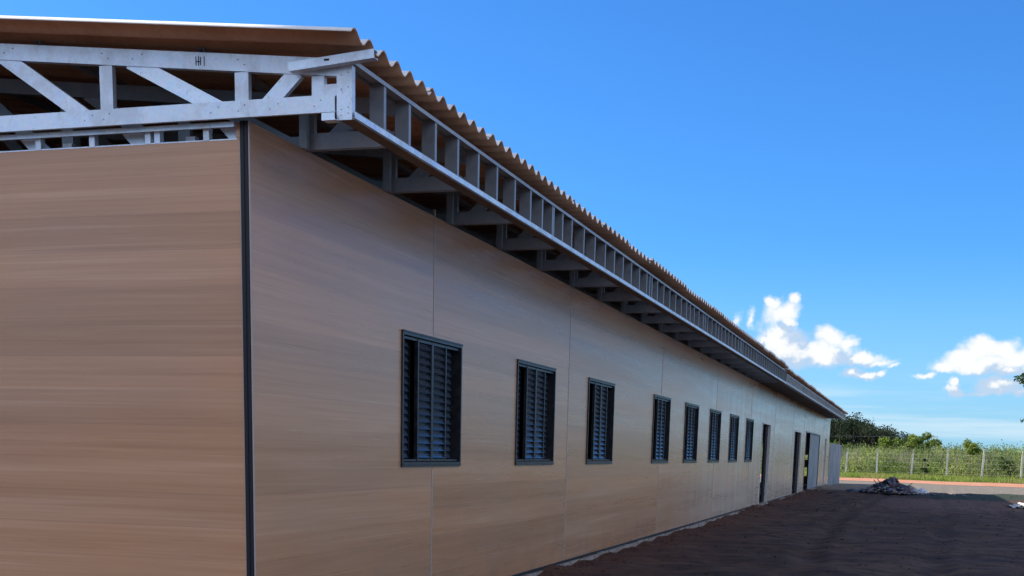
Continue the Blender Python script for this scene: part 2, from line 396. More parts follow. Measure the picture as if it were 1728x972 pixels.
def leaves(C, size, upright=0.):
    """one leaf-shaped quad round each centre"""
    n = len(C); C = np.asarray(C); size = np.broadcast_to(size, (n,))[:, None]
    a = rng.normal(size=(n, 3)); a[:, 2] += upright * 3 * np.sign(rng.random(n) + .2); a /= np.linalg.norm(a, axis=1)[:, None]
    b = np.cross(a, rng.normal(size=(n, 3))); b /= np.linalg.norm(b, axis=1)[:, None]
    V = np.stack([C - a * size, C + b * size * .42, C + a * size, C - b * size * .42], 1).reshape(-1, 3)
    return V, np.arange(n * 4).reshape(-1, 4)
def blob_points(n, blobs, shell=.75):
    """points thrown into ellipsoid clumps (cx,cy,cz,rx,ry,rz)"""
    bl = np.array(blobs); wgt = (bl[:, 3] * bl[:, 4] * bl[:, 5]) ** (2 / 3); k = rng.choice(len(bl), n, p=wgt / wgt.sum())
    d_ = rng.normal(size=(n, 3)); d_ /= np.linalg.norm(d_, axis=1)[:, None]; r = shell + (1 - shell) * rng.random(n) ** .7; r *= 1 + .14 * rng.normal(size=n)
    return bl[k, :3] + d_ * r[:, None] * bl[k, 3:6]

# ------------------------------------------------------------------ ground
GZ = -.06
def gheight(x, y):
    """uneven yard near the wall, level farther off"""
    s = 0
    for i, (fx, fy, ph, am) in enumerate(((.9, .8, 0., .022), (2.3, 1.1, 1.7, .018), (4.7, 2.3, .6, .012), (9.1, 5.3, 2.2, .008), (.31, .22, 4., .02))):
        s += am * math.sin(fx * x + ph + 1.3 * math.sin(fy * y * .7)) * math.cos(fy * y + ph * 2 + .8 * math.sin(fx * x))
    for rx_ in (2.6, 4.25, 5.6):
        q_ = (x - rx_ - .35 * math.sin(y * .11 + rx_) - .06 * math.sin(y * .9)) / .17; s += -.035 * math.exp(-q_ * q_) + .014 * math.exp(-(abs(q_) - 1.7) ** 2 * 3)
    fade = max(0., min(1., (62 - y) / 10)); fx_ = max(0., min(1., (14 - x) / 3)); fb = max(0., min(1., (y + 12) / 4)) * max(0., min(1., (x + .3) / .3))
    near = max(0., 1 - abs(x) / .5)
    curbn = near * (.035 * math.sin(1.7 * y) * math.sin(.61 * y + 1) + .02 * math.sin(5.1 * y))
    rise = .05 * max(0., min(1., (y - 18) / 8))
    sm_ = lambda a: (lambda q: q * q * (3 - 2 * q))(max(0., min(1., a)))
    dip = -.30 * sm_((y - 45.5) / 7) * sm_((60.5 - y) / 5.5) * sm_((x - 2.2) / 1.5) * sm_((12.5 - x) / 3.5)
    return GZ + dip + (s + curbn + rise * near) * fade * fx_ * fb
xs = [-3000, -1500, -600, -250, -100, -40, -14, -4, -.4] + list(np.arange(-.1, 14, .09)) + [14.5, 16, 18, 20, 25, 30, 32.5, 35, 37.5, 40, 60, 80, 200, 600, 1500, 3000]
ysl = [-3000, -1000, -300, -80, -25, -14] + list(np.arange(-12, 2, .5)) + list(np.arange(2, 26, .09)) + list(np.arange(26, 66.5, .4)) + [67, 75, 90, 130, 250, 600, 1200, 3000]
V = [(xx, yy, gheight(xx, yy)) for yy in ysl for xx in xs]; nx = len(xs)
F = [(j * nx + i, j * nx + i + 1, (j + 1) * nx + i + 1, (j + 1) * nx + i) for j in range(len(ysl) - 1) for i in range(nx - 1)]
gme = arr_mesh('ground', V, F, M['ground']); gme.polygons.foreach_set('use_smooth', [True] * len(F))
link('ground', gme, kind='structure')

def band(name, mt, f0, f1, z, x0=-70, x1=90, step=.7, jag=.5, **props):
    mb = MB(); n = int((x1 - x0) / step); top = []; bot = []
    for i in range(n + 1):
        xx = x0 + i * step
        mb.v.append((xx, f0(xx) + jag * (random.random() - .5) + jag * math.sin(xx * .9), z)); mb.v.append((xx, f1(xx) + jag * (random.random() - .5), z))
    for i in range(n): mb.f.append((2 * i, 2 * i + 2, 2 * i + 3, 2 * i + 1)); mb.m.append(0)
    return mb.obj(name, mt, **props)
band('dirt_road', M['road'], lambda x: 70 - .85 * x, lambda x: 82 - .75 * x, GZ + .010, -30, 60, kind='structure')
band('verge', M['turf'], lambda x: 81 - .75 * x, lambda x: 220 - .3 * x, GZ + .016, -30, 60, jag=1.2, kind='structure')

# loose clods and stones on the yard
mb = MB()
def rock(mb, c, r, mi=0):
    base = [(0, 0, 1), (0, 0, -1), (1, 0, 0), (-1, 0, 0), (0, 1, 0), (0, -1, 0)]; n = len(mb.v)
    an = random.random() * 3; s = [.6 + .7 * random.random() for _ in range(6)]
    for i, (a, b_, c_) in enumerate(base):
        xx = (a * math.cos(an) - b_ * math.sin(an)) * r * s[i] * 1.25; yy = (a * math.sin(an) + b_ * math.cos(an)) * r * s[i]; mb.v.append((c[0] + xx, c[1] + yy, c[2] + c_ * r * .6 * s[i]))
    for q in ((0, 2, 4), (0, 4, 3), (0, 3, 5), (0, 5, 2), (1, 4, 2), (1, 3, 4), (1, 5, 3), (1, 2, 5)): mb.f.append(tuple(n + i for i in q)); mb.m.append(mi)
for i in range(3200):
    if random.random() < .4: xx = .06 + abs(random.gauss(0, .28))
    else: xx = random.uniform(.1, 9)
    yy = random.uniform(3, 48) if random.random() < .6 else random.uniform(3, 18)
    r = random.choice((.005, .007, .009, .012, .018)) * random.uniform(.7, 1.5) * (1.4 if yy > 20 else 1)
    rock(mb, (xx, yy, gheight(xx, yy) + r * .15), r)
mb.obj('loose_clods', M['ground'], kind='stuff', label='small clods and stones scattered over the brown yard', category='stones')

# ------------------------------------------------------------------ the building
LEN = 54.3; WID = 10.0
bld = thing('long_building', 'long single-storey building with wood-print panel walls and open steel eave framing', 'building')
WT = 2.945
def grid_wall(axis, a0, a1, z0, z1, holes, front, back, sgn=1):
    """wall slab with rectangular openings; axis 'y' runs along Y at x=front, axis 'x' along X at y=front"""
    A = sorted({a0, a1} | {min(max(v, a0), a1) for h in holes for v in h[:2]}); Z = sorted({z0, z1} | {min(max(v, z0), z1) for h in holes for v in h[2:]})
    def P(a, z, dpt): return (dpt, a, z) if axis == 'y' else (a, dpt, z)
    def solid(i, j):
        if i < 0 or j < 0 or i >= len(A) - 1 or j >= len(Z) - 1: return False
        ca = (A[i] + A[i + 1]) / 2; cz = (Z[j] + Z[j + 1]) / 2
        return not any(h[0] < ca < h[1] and h[2] < cz < h[3] for h in holes)
    mb = MB()
    for i in range(len(A) - 1):
        for j in range(len(Z) - 1):
            if not solid(i, j): continue
            p, q, r_, s_ = A[i], A[i + 1], Z[j], Z[j + 1]
            mb.face([P(p, r_, front), P(q, r_, front), P(q, s_, front), P(p, s_, front)]); mb.face([P(p, r_, back), P(p, s_, back), P(q, s_, back), P(q, r_, back)])
            if not solid(i - 1, j): mb.face([P(p, r_, front), P(p, s_, front), P(p, s_, back), P(p, r_, back)])
            if not solid(i + 1, j): mb.face([P(q, r_, front), P(q, r_, back), P(q, s_, back), P(q, s_, front)])
            if not solid(i, j - 1): mb.face([P(p, r_, front), P(p, r_, back), P(q, r_, back), P(q, r_, front)])
            if not solid(i, j + 1): mb.face([P(p, s_, front), P(q, s_, front), P(q, s_, back), P(p, s_, back)])
    return mb
WZ0, WZ1 = 1.07, 2.045
WIN = [(2.228, 3.512), (5.10, 6.44), (7.91, 9.24), (11.86, 13.18), (14.60, 15.95), (17.35, 18.75), (20.15, 21.50), (22.90, 24.22)]
DOORS = [(26.25, 28.15, 2.03), (35.7, 38.2, 2.03), (40.4, 47.8, 2.10), (51.2, 52.2, 2.04)]
holes = [(a, b_, WZ0, WZ1) for a, b_ in WIN] + [(a, b_, -.2, h_) for a, b_, h_ in DOORS]
SEAMS = [0.004, 2.880, 7.030, 12.45, 18.13, 23.75, 29.3, 35.0, 39.4, 44.6, 49.8, LEN]
for i in range(len(SEAMS) - 1):
    a, b_ = SEAMS[i] + (.003 if i else 0), SEAMS[i + 1] - .003
    hs_ = [h_ for h_ in holes if h_[0] < b_ and h_[1] > a]
    grid_wall('y', a, b_, 0.012, WT, hs_, 0., -.085).obj('wall_panel', M['laminate'] if SEAMS[i] < 12 else M['laminate_far'], bld)
for s_ in SEAMS[1:-1]:   # joint strips
    mb = MB(); segs = [(.012, WT + (.05 if s_ < 3 else .0))]
    for (a, b_, z0, z1) in holes:
        if a < s_ < b_: segs = [(.012, z0 - .03), (z1 + .03, segs[-1][1])] if z0 > 0 else [(z1 + .03, WT)]
    for z0, z1 in segs: MB().box((-.004, s_ - .010, z0), (.003, s_ + .010, z1)).box((-.02, s_ - .003, z0), (-.001, s_ + .003, z1)).obj('joint_strip', M['trim'], bld)
# gable-end wall (faces the camera side) and the walls that close the building
gx = [-.062, -2.47, -4.87, -7.27, -9.9]
for i in range(4): grid_wall('x', gx[i + 1] + .003, gx[i] - (.003 if i else 0), -.12, 2.855, [], 0.0, .085).obj('wall_panel', M['laminate'], bld)
grid_wall('x', -WID, -.09, -.12, WT, [(-1.22, -.92, .35, .75), (-1.22, -.92, 1.1, 1.32), (-1.5, -1.3, .05, .3), (-4.2, -3.0, 0, 2.1)], LEN - .003, LEN - .085).obj('wall_panel', M['interior'], bld)
grid_wall('y', .09, LEN - .09, -.12, WT, [], -WID, -WID + .085).obj('wall_panel', M['interior'], bld)
MB().box((-WID + .05, .05, -.3), (-.09, LEN - .05, -.004)).obj('floor_slab', M['concrete'], bld)
# rough footing below the panels with a black base rail above it
yy = -.02
while yy < LEN:
    st_ = random.uniform(.25, .8); o_ = .014 + .03 * random.random(); tt = -.012 - random.random() * .012
    nx_ = min(yy + st_, LEN)
    if not any(a - .1 < yy < b_ for a, b_, h_ in DOORS): MB().box((-.08, yy, -.25), (o_, nx_ - .004, tt)).obj('footing_block', M['concrete'], bld)
    yy = nx_
prev = .005
for a, b_, h_ in DOORS + [(LEN, LEN, 0)]:
    MB().box((-.03, prev, -.011), (.009, a - .002, .011)).obj('base_rail', M['black'], bld); prev = b_ + .002
MB().box((-.053, -.010, -.14), (-.006, .03, 2.948)).box((-.032, -.014, -.14), (-.028, -.010, 2.948)).obj('corner_trim', M['black'], bld)
MB().box((-.0035, -.008, -.14), (.004, .0, 2.946)).box((-.061, -.004, -.14), (-.0535, .004, 2.85)).obj('corner_bead', M['trim'], bld)

# --- louvre windows
def slat_mesh(wd):
    mb = MB(); c, s_ = math.cos(R(58)), math.sin(R(58)); d_ = .050
    def pl(u0, u1, t0, t1):
        pts = [(u * c - t * s_, u * -s_ - t * c) for u, t in ((u0, t0), (u1, t0), (u1, t1), (u0, t1))]
        n = len(mb.v)
        for yy in (0, wd):
            for (px, pz) in pts: mb.v.append((px, yy, pz))
        for i in range(4):
            j = (i + 1) % 4; mb.f.append((n + i, n + j, n + 4 + j, n + 4 + i)); mb.m.append(0)
        mb.f.append((n, n + 3, n + 2, n + 1)); mb.m.append(0); mb.f.append((n + 4, n + 5, n + 6, n + 7)); mb.m.append(0)
    pl(-d_ / 2, d_ / 2, -.0015, .0015); pl(-.002, .002, -.008, -.0015); pl(d_ / 2 - .004, d_ / 2, .0015, .012); pl(-d_ / 2, -d_ / 2 + .004, -.012, -.0015)
    return mb
for wi, (a, b_) in enumerate(WIN):
    W_ = b_ - a; F_ = .015
    mb = MB(); x0, x1 = -.075, .014
    mb.box((x0, a - .006, WZ0 - .006), (x1, a + F_, WZ1 + .006)).box((x0, b_ - F_, WZ0 - .006), (x1, b_ + .006, WZ1 + .006))
    mb.box((x0, a + F_, WZ0 - .006), (x1, b_ - F_, WZ0 + .030)).box((x0, a + F_, WZ1 - .026), (x1, b_ - F_, WZ1 + .006))
    mb.box((x1, a - .006, WZ1 - .004), (x1 + .006, b_ + .006, WZ1 + .006)).box((x1, a - .002, WZ0 + .010), (x1 + .006, b_ + .002, WZ0 + .016))
    mb.box((x0, a + F_, WZ1 - .050), (x1 - .02, b_ - F_, WZ1 - .032)).box((x0, a + F_, WZ0 + .036), (x1 - .02, b_ - F_, WZ0 + .05))
    win = mb.obj('window', M['winframe'], bld)
    inn0, inn1 = a + F_, b_ - F_; q = (inn1 - inn0) / 4
    zlo, zhi = WZ0 + .055, WZ1 - .055; NS = 16; rows = [zlo + (zhi - zlo) * (k + .5) / NS for k in range(NS)]
    # two middle sashes near the outer face
    for j in (1, 2):
        s0 = inn0 + q * j; s1 = s0 + q; sm = MB()
        sm.box((-.030, s0 + .002, zlo - .02), (.0, s0 + .020, zhi + .02)).box((-.030, s1 - .020, zlo - .02), (.0, s1 - .002, zhi + .02))
        sm.box((-.028, s0 + .020, zhi + .002), (-.002, s1 - .020, zhi + .018)).box((-.028, s0 + .020, zlo - .018), (-.002, s1 - .020, zlo - .002))
        sm.box((-.050, s1 - .052, zlo), (-.042, s1 - .044, zhi))
        sm.obj('sash', M['winframe'] if wi < 3 else M['winframe'], win)
    mb_in = MB().box((-.074, inn0, zlo - .02), (-.070, inn0 + .004, zhi)); mb_in.box((-.074, inn0 + q * 1.0 - .004, zlo - .01), (-.066, inn0 + q * 1.0 + .004, zhi)).obj('sash', M['winframe'], win)
    long_ = slat_mesh(q - .046); short = slat_mesh(q * .64)
    if wi < 3:
        lm = long_.mesh('slat', M['slat']); sm_ = short.mesh('slat', M['slat'])
        for z_ in rows:
            for j in (1, 2): o = link('slat', lm, win, (-.015, inn0 + q * j + .023, z_))
            link('slat', sm_, win, (-.045, inn0 + .004, z_)); link('slat', sm_, win, (-.045, inn0 + q * 3 + .004, z_))
    else:
        mm = MB()
        for z_ in rows:
            for src, offs in ((long_, (inn0 + q + .023, inn0 + 2 * q + .023)), (short, (inn0 + .004, inn0 + q * 3 + .004))):
                for oy in offs:
                    n = len(mm.v); xx = -.015 if src is long_ else -.045
                    mm.v += [(v_[0] + xx, v_[1] + oy, v_[2] + z_) for v_ in src.v]; mm.f += [tuple(n + i for i in f_) for f_ in src.f]; mm.m += src.m
        mm.obj('louvre_slats', M['slat'], win, kind='stuff')
    MB().box((-.080, a, WZ0), (-.078, b_, WZ1)).obj('dark_void_sheet', M['black'], win)  # opaque black sheet stands in for the dark interior behind the slats

# --- doorways
for i, (a, b_, h_) in enumerate(DOORS):
    mb = MB().box((-.09, a - .035, -.02), (.012, a + .012, h_ + .035)).box((-.09, b_ - .012, -.02), (.012, b_ + .035, h_ + .035)).box((-.09, a + .012, h_ - .012), (.012, b_ - .012, h_ + .035))
    dr = mb.obj('door_frame', M['white_trim'] if i != 2 else M['hoarding'], bld)
    MB().box((-.09, a + .012, -.05), (.05, b_ - .012, .004)).obj('threshold', M['concrete'], dr)
    if i == 0:
        MB().box((-.085, a + 1.3, .01), (-.06, b_ - .02, h_ - .02)).box((-.06, a + 1.34, .15), (-.055, b_ - .06, .95)).box((-.06, a + 1.34, 1.05), (-.055, b_ - .06, h_ - .12)).obj('door_leaf', mat('dark_door', (.018, .016, .022), .8, 0., .1), dr)
    if i == 1:
        MB().box((-.07, a + 1.5, .01), (-.03, b_ - .02, h_ - .02)).obj('door_leaf', mat('dark_steel_door', (.02, .018, .02), .8, 0., .1), dr)
    if i == 2:
        for k in range(4):
            y0_ = a + 2.5 + k * 1.2; mb = MB(); N_ = 12
            for j in range(N_):
                ya, yb = y0_ + 1.18 * j / N_, y0_ + 1.18 * (j + 1) / N_; xa = -.03 + .02 * (j % 2); xb = -.03 + .02 * ((j + 1) % 2)
                mb.face([(xa, ya, .02), (xb, yb, .02), (xb, yb, h_ - .03), (xa, ya, h_ - .03)]); mb.face([(xa - .004, ya, .02), (xa - .004, ya, h_ - .03), (xb - .004, yb, h_ - .03), (xb - .004, yb, .02)])
            mb.obj('door_leaf', M['hoarding'], dr)

# --- steel roof trusses
PY = 3.196; SL = .101; RIDGE = -5.0
def ztop(x): return PY + ((.66 - x) if x > RIDGE else (x - (2 * RIDGE - .66))) * SL
mb = MB(); S = (0, 1, 0)
mb.channel((2 * RIDGE - .561, 0, 2.985), (.561, 0, 2.985), S, (0, 0, 1), .086, .020)
upn = Vector((SL, 0, 1)).normalized()
mb.channel((RIDGE, .001, ztop(RIDGE) - .044), (.62, .001, ztop(.62) - .044), S, upn, .086, .042)
mb.channel((2 * RIDGE - .62, .001, ztop(.62) - .044), (RIDGE, .001, ztop(RIDGE) - .044), S, (-upn.x, 0, upn.z), .086, .042)
truss_me = mb.mesh('roof_truss', M['steel'])
webs = []
vx = [.461, .009] + [.009 - .845 * k for k in range(1, 6)]
for i, xv in enumerate(vx):
    wd = .072 if i == 0 else .082
    webs.append(MB().channel((xv, .006, 3.029), (xv, .006, ztop(xv) - .09), S, (1, 0, 0), wd, .034).mesh('web_member', M['steel']))
    if i > 1: # mirrored half
        xm = 2 * RIDGE - xv; webs.append(MB().channel((xm, .006, 3.029), (xm, .006, ztop(xm) - .09), S, (1, 0, 0), wd, .034).mesh('web_member', M['steel']))
def brace(xa, za, xb, zb, wd=.082):
    dr = Vector((xb - xa, 0, zb - za)).normalized(); upv = Vector((-dr.z, 0, dr.x))
    return MB().channel((xa, .008, za), (xb, .008, zb), S, upv, wd, .032).mesh('web_member', M['steel'])
webs.append(brace(.338, ztop(.33) - .07, .16, 3.0))
for i in range(1, 6):
    xt = vx[i + 1] + .15 if i + 1 < len(vx) else None
    if xt is None: continue
    xb = vx[i] - .14
    webs.append(brace(xt, ztop(xt) - .060, xb, 2.995)); webs.append(brace(2 * RIDGE - xb, 2.995, 2 * RIDGE - xt, ztop(xt) - .060))
def shade_copy(me, nm): c_ = me.copy(); c_.name = nm; c_.materials[0] = M['steel_dull_shade']; return c_
truss_in = shade_copy(truss_me, 'roof_truss'); webs_in = [shade_copy(q_, 'web_member') for q_ in webs]  # inner trusses take the darker copy, shade painted into the steel
TY = [-.1] + [.70 + 1.27 * k for k in range(42)]
stub = MB().channel((.012, 0, WT - .0), (.012, 0, 3.20), (0, 1, 0), (1, 0, 0), .05, .035).mesh('wall_stud', M['steel_dull_shade'])
arm = MB().channel((-.02, 0, 2.992), (.53, 0, 2.992), (0, 1, 0), (0, 0, 1), .092, .045).mesh('outrigger', M['steel_dull_shade'])
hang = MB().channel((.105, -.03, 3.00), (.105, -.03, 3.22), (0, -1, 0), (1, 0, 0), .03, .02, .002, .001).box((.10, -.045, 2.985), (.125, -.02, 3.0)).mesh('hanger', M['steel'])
for k, ty in enumerate(TY):
    if ty > LEN - .1: continue
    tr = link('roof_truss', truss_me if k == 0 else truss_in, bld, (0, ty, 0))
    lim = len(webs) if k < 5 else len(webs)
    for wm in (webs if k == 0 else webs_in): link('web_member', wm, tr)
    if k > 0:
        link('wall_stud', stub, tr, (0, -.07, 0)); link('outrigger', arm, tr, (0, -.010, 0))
        if k < 14: link('hanger', hang, tr, (.36 if k % 2 else .40, -.02, 0))
# screw heads at the gable truss joints and a marker scribble on its top chord
sc = MB()
def screw(x_, z_, y_=-.1): sc.tube([(x_, y_ + .001, z_), (x_, y_ - .003, z_)], [.0042, .003], 6)
for i, xv in enumerate(vx):
    for dz_, dx_ in ((.010, -.02), (.038, .018)): screw(xv + dx_, 2.965 + dz_); screw(xv - dx_, ztop(xv) - .065 + dz_)
for xv in (-.18, -.98, .18): screw(xv, 2.975); screw(xv + .05, 3.0)
for xv in (-.66, -1.5, .36): screw(xv, ztop(xv) - .05); screw(xv + .06, ztop(xv) - .03)
for zz_ in (2.92, 2.95, 3.05, 3.12): screw(.60, zz_, -.104); screw(.64, zz_ + .01, -.104)
g0 = [o for o in bld.children if o.name == 'roof_truss'][0]
o = sc.obj('screw_heads', M['steel_dull_shade'], g0, (0, .1, 0), kind='stuff')
mk = MB()
for dx_, h_ in ((0, .045), (.016, .05), (.028, .042), (.05, .047)):
    xx_ = -.265 + dx_; zc = ztop(xx_) - .045; mk.box((xx_, -.1012, zc - h_ / 2), (xx_ + .004, -.1004, zc + h_ / 2))
mk.box((-.265, -.1014, ztop(-.265) - .052), (-.235, -.1005, ztop(-.265) - .048)); mk.obj('marker_scribble', M['black'], g0, (0, .1, 0), kind='stuff')
# purlins along the building
for px_ in (.60, -.25, -1.3, -2.4, -3.5, -4.7):
    MB().channel((px_, -.04, ztop(px_) + .022), (px_, LEN, ztop(px_) + .022), (-1, 0, 0), (0, 0, 1), .036, .05, .003, .001).obj('purlin', M['steel_dull_shade'], bld)
# gable frame between panel top and truss
mb = MB().box((-9.9, -.030, 2.926), (-.078, .030, 2.940)).box((-9.9, -.032, 2.915), (-.078, -.030, 2.942)).box((-9.9, .002, 2.856), (-.078, .042, 2.862))
gf = mb.obj('wall_frame', M['steel'], bld)
for xs_ in (-1.37, -1.007, -.641, -.580, -.268, -1.9, -2.3, -2.9, -3.5, -4.1): MB().box((xs_ - .018, -.001, 2.858), (xs_ + .018, .038, 2.945)).obj('stud', M['steel'], gf)
for xs_ in (-1.26, -.44): MB().box((xs_ - .03, .12, 2.80), (xs_ + .03, .16, 2.915)).obj('bracket', M['steel'], gf)
for xs_ in (-1.43, -.74, -.11):
    mb = MB(); a_ = xs_ + .045
    for yy_, rev in ((.05, 0), (.054, 1)):
        q_ = [(xs_ - .10, yy_, 2.93), (xs_ - .02, yy_, 2.85), (a_, yy_, 2.85), (a_, yy_, 2.93)]
        mb.face(q_ if not rev else q_[::-1])
    mb.obj('gusset', M['steel'], gf)

# --- eave ladder frame
LX = .676; LB, LT = 2.905, 3.190; LSPLIT = 24.6
mb = MB()
mb.channel((LX - .045, -.1, LB), (LX - .045, LSPLIT, LB), (0, 0, 1), (1, 0, 0), .092, .034, .003, .001)
mb.channel((LX - .045, -.1, LT), (LX - .045, LSPLIT, LT), (0, 0, -1), (1, 0, 0), .092, .022, .003, .001)
lad = mb.obj('eave_frame', M['steel_dull_shade'], bld)
MB().box((.592, -.1, LB - .009), (LX - .001, LSPLIT, LB - .0015)).obj('soffit_strip', M['soffit_brown'], lad)  # brown strip covering the underside of the eave channel
MB().box((LX + .0015, -.1, LB - .001), (LX + .003, LSPLIT, LB + .029)).obj('lit_flange_face', M['steel'], lad)  # paler face puts the sky light on the flange into its colour
studm = MB().channel((LX - .048, 0, LB + .004), (LX - .048, 0, LT - .004), (0, 1, 0), (1, 0, 0), .086, .034, .003, .010).mesh('stud', M['steel_eave_shade'])
sy = [.268, .66]; yy = .66
pat = [.42, .41, .405, .415, .42, .405]
SY = [.30, .67, 1.10, 1.51, 1.92, 2.33, 2.76, 3.17, 3.50, 3.80, 4.12, 4.43, 4.86, 5.28, 5.70]
yy = 5.70; k = 0
while yy < LSPLIT - .5:
    yy += (.40, .40, .41, .42, .40, .30, .33)[k % 7]; k += 1; SY.append(yy)
for yy in SY: link('stud', studm, lad, (0, yy, 0))
for yy in [3.84, 7.9, 12.0, 16.1, 20.2]: link('stud', studm, lad, (0, yy, 0))
# end post, tie and tilted outrigger channel at the gable corner
MB().channel((.618, -.104, 2.897), (.618, -.104, 3.165), (0, 1, 0), (1, 0, 0), .088, .04).box((.58, -.09, 3.165), (.64, -.06, 3.215)).obj('end_post', M['steel'], lad)
MB().box((.497, -.099, 3.021), (.576, -.092, 3.080)).obj('tie_plate', M['steel'], lad)
MB().box((.50, -.13, 2.896), (.575, -.06, 2.901)).box((.50, -.134, 2.893), (.575, -.130, 2.930)).obj('angle_plate', M['steel'], lad)
mb = MB().channel((.325, -.165, 3.160), (.812, -.165, 3.196), (0, 1, 0), (-.07, 0, 1), .044, .05, .003, .010)
mb.box((.53, -.1665, 3.176), (.56, -.1655, 3.186), 1)
mb.obj('outrigger', [M['steel'], M['black']], lad)
# far part: lower, boarded over
d_ = -.05
mb = MB().channel((LX - .045, LSPLIT, LB), (LX - .045, LEN - .3, LB), (0, 0, 1), (1, 0, 0), .092, .055, .003, .001)
mb.channel((LX - .045, LSPLIT, LT + d_), (LX - .045, LEN + .2, LT + d_), (0, 0, -1), (1, 0, 0), .092, .03, .003, .001)
lf = mb.obj('eave_frame', M['steel_dull_shade'], bld)
for k in range(24): MB().box((LX - .03, LSPLIT + .02 + k * 1.22, LB + .05), (LX - .006, LSPLIT + .02 + k * 1.22 + 1.205, LT + d_ - .004)).obj('eave_board', M['board'], lf)
for k in range(60):
    yk = LSPLIT + .3 + k * .49
    if yk < LEN - .2: link('stud', MB().box((0, 0, 0), (.008, .03, LT - LB - .09)).mesh('stud', M['steel_dull_shade']) if k == 0 else sm0, lf, (LX - .004, yk, LB + .045))
    if k == 0: sm0 = [o for o in lf.children if o.name.startswith('stud')][0].data

# --- corrugated roof sheets, eave to ridge
PITCH = .1885; NC = 6; SW = PITCH * NC; EX = .765; CZ = 3.292
RS = .099
def sheet(seg=8):
    mb = MB(); n = NC * seg; X_ = [EX, .2, -1.0, -2.6, RIDGE]; A = .026; th = .007
    for top in (0, 1):
        for xx in X_:
            for i in range(n + 1):
                yy_ = i * PITCH / seg; zz_ = CZ - A + A * math.cos(2 * math.pi * (yy_ / PITCH - .24)) + (EX - xx) * RS
                mb.v.append((xx, yy_, zz_ - (0 if top else th)))
    N = n + 1; L = len(X_) * N
    for i in range(len(X_) - 1):
        for j in range(n):
            q = (i * N + j, i * N + j + 1, (i + 1) * N + j + 1, (i + 1) * N + j)
            mb.f.append(q[::-1]); mb.m.append(1); mb.f.append(tuple(L + v_ for v_ in q)); mb.m.append(0)
    for j in range(n):  # eave and ridge edges
        mb.f.append((j, j + 1, L + j + 1, L + j)); mb.m.append(1); o_ = (len(X_) - 1) * N; mb.f.append((o_ + j + 1, o_ + j, L + o_ + j, L + o_ + j + 1)); mb.m.append(1)
    for i in range(len(X_) - 1):
        mb.f.append((i * N, L + i * N, L + (i + 1) * N, (i + 1) * N)); mb.m.append(0); e_ = i * N + n; mb.f.append((e_, e_ + N, L + e_ + N, L + e_)); mb.m.append(1)
    me = mb.mesh('roof_sheet', [M['roof_top'], M['roof_under']]); me.polygons.foreach_set('use_smooth', [True] * len(me.polygons))
    me.update(); return me
shm = sheet(); y0 = -.325; k = 0
bpy.context.view_layer.update()
while y0 < LEN:
    low = -.055 if y0 > LSPLIT - .4 else 0.
    jx = random.uniform(-.02, .02)
    o = link('roof_sheet', shm, bld, (jx, y0, low + random.uniform(-.005, .005)))
    o2 = link('roof_sheet', shm, bld, (2 * RIDGE, y0 + SW, low)); o2.rotation_euler[2] = math.pi
    y0 += SW - .012; k += 1
for k in range(14): MB().box((RIDGE - .16, -.3 + k * 3.93, CZ + (EX - RIDGE) * RS + .002), (RIDGE + .16, -.3 + k * 3.93 + 3.90, CZ + (EX - RIDGE) * RS + .03)).obj('ridge_cap', M['roof_top'], bld)

# ------------------------------------------------------------------ hoarding past the far corner
hd = thing('sheet_hoarding', 'grey upright sheet metal hoarding past the far end of the building', 'hoarding', (.03, 54.45, 0))
for k in range(5):
    mb = MB(); N_ = 14
    for j in range(N_):
        ya, yb = 1.2 * k + 1.18 * j / N_, 1.2 * k + 1.18 * (j + 1) / N_; sa = .03 * (j % 2) + ya * .035; sb = .03 * ((j + 1) % 2) + yb * .035
        zt = 1.86 + .03 * (k % 2)
        mb.face([(sa, ya, -.1), (sb, yb, -.1), (sb, yb, zt), (sa, ya, zt)]); mb.face([(sa - .006, ya, -.1), (sa - .006, ya, zt), (sb - .006, yb, zt), (sb - .006, yb, -.1)])
    mb.obj('metal_sheet', M['hoarding'], hd)
for k in range(4): MB().box((-.10 + k * .085, .1 + k * 1.9, -.1), (-.03 + k * .085, .17 + k * 1.9, 1.8)).obj('post', M['post'], hd)

# ------------------------------------------------------------------ debris heap
hp = thing('debris_heap', 'heap of dark rubble, bags and scrap piled near the far corner', 'debris heap', (3.05, 43.6, GZ))
def lump(c, r, mt, name, par, sq=(1, 1, 1), n1=9, n2=6, amp=.28):
    mb = MB(); ph = [random.random() * 6 for _ in range(6)]
    for i in range(n2 + 1):
        th = math.pi * i / n2
        for j in range(n1):
            f_ = 2 * math.pi * j / n1; rr = r * (1 + amp * math.sin(3 * f_ + ph[0] + 2 * th) * math.cos(2 * th + ph[1]) + amp * (random.random() - .5))
            mb.v.append((c[0] + rr * math.sin(th) * math.cos(f_) * sq[0], c[1] + rr * math.sin(th) * math.sin(f_) * sq[1], c[2] + rr * math.cos(th) * sq[2]))
    for i in range(n2):
        for j in range(n1): k_ = (j + 1) % n1; mb.f.append((i * n1 + j, (i + 1) * n1 + j, (i + 1) * n1 + k_, i * n1 + k_)); mb.m.append(0)
    return mb.obj(name, mt, par)
lump((-.15, 0, .0), .50, M['plastic_dark'], 'mound', hp, (1.5, 1.3, .85), 18, 10, .16)
MTS = ['plastic_dark', 'plastic_dark', 'rag', 'plastic_blue', 'concrete', 'plastic_dark', 'rag']
mb = MB()
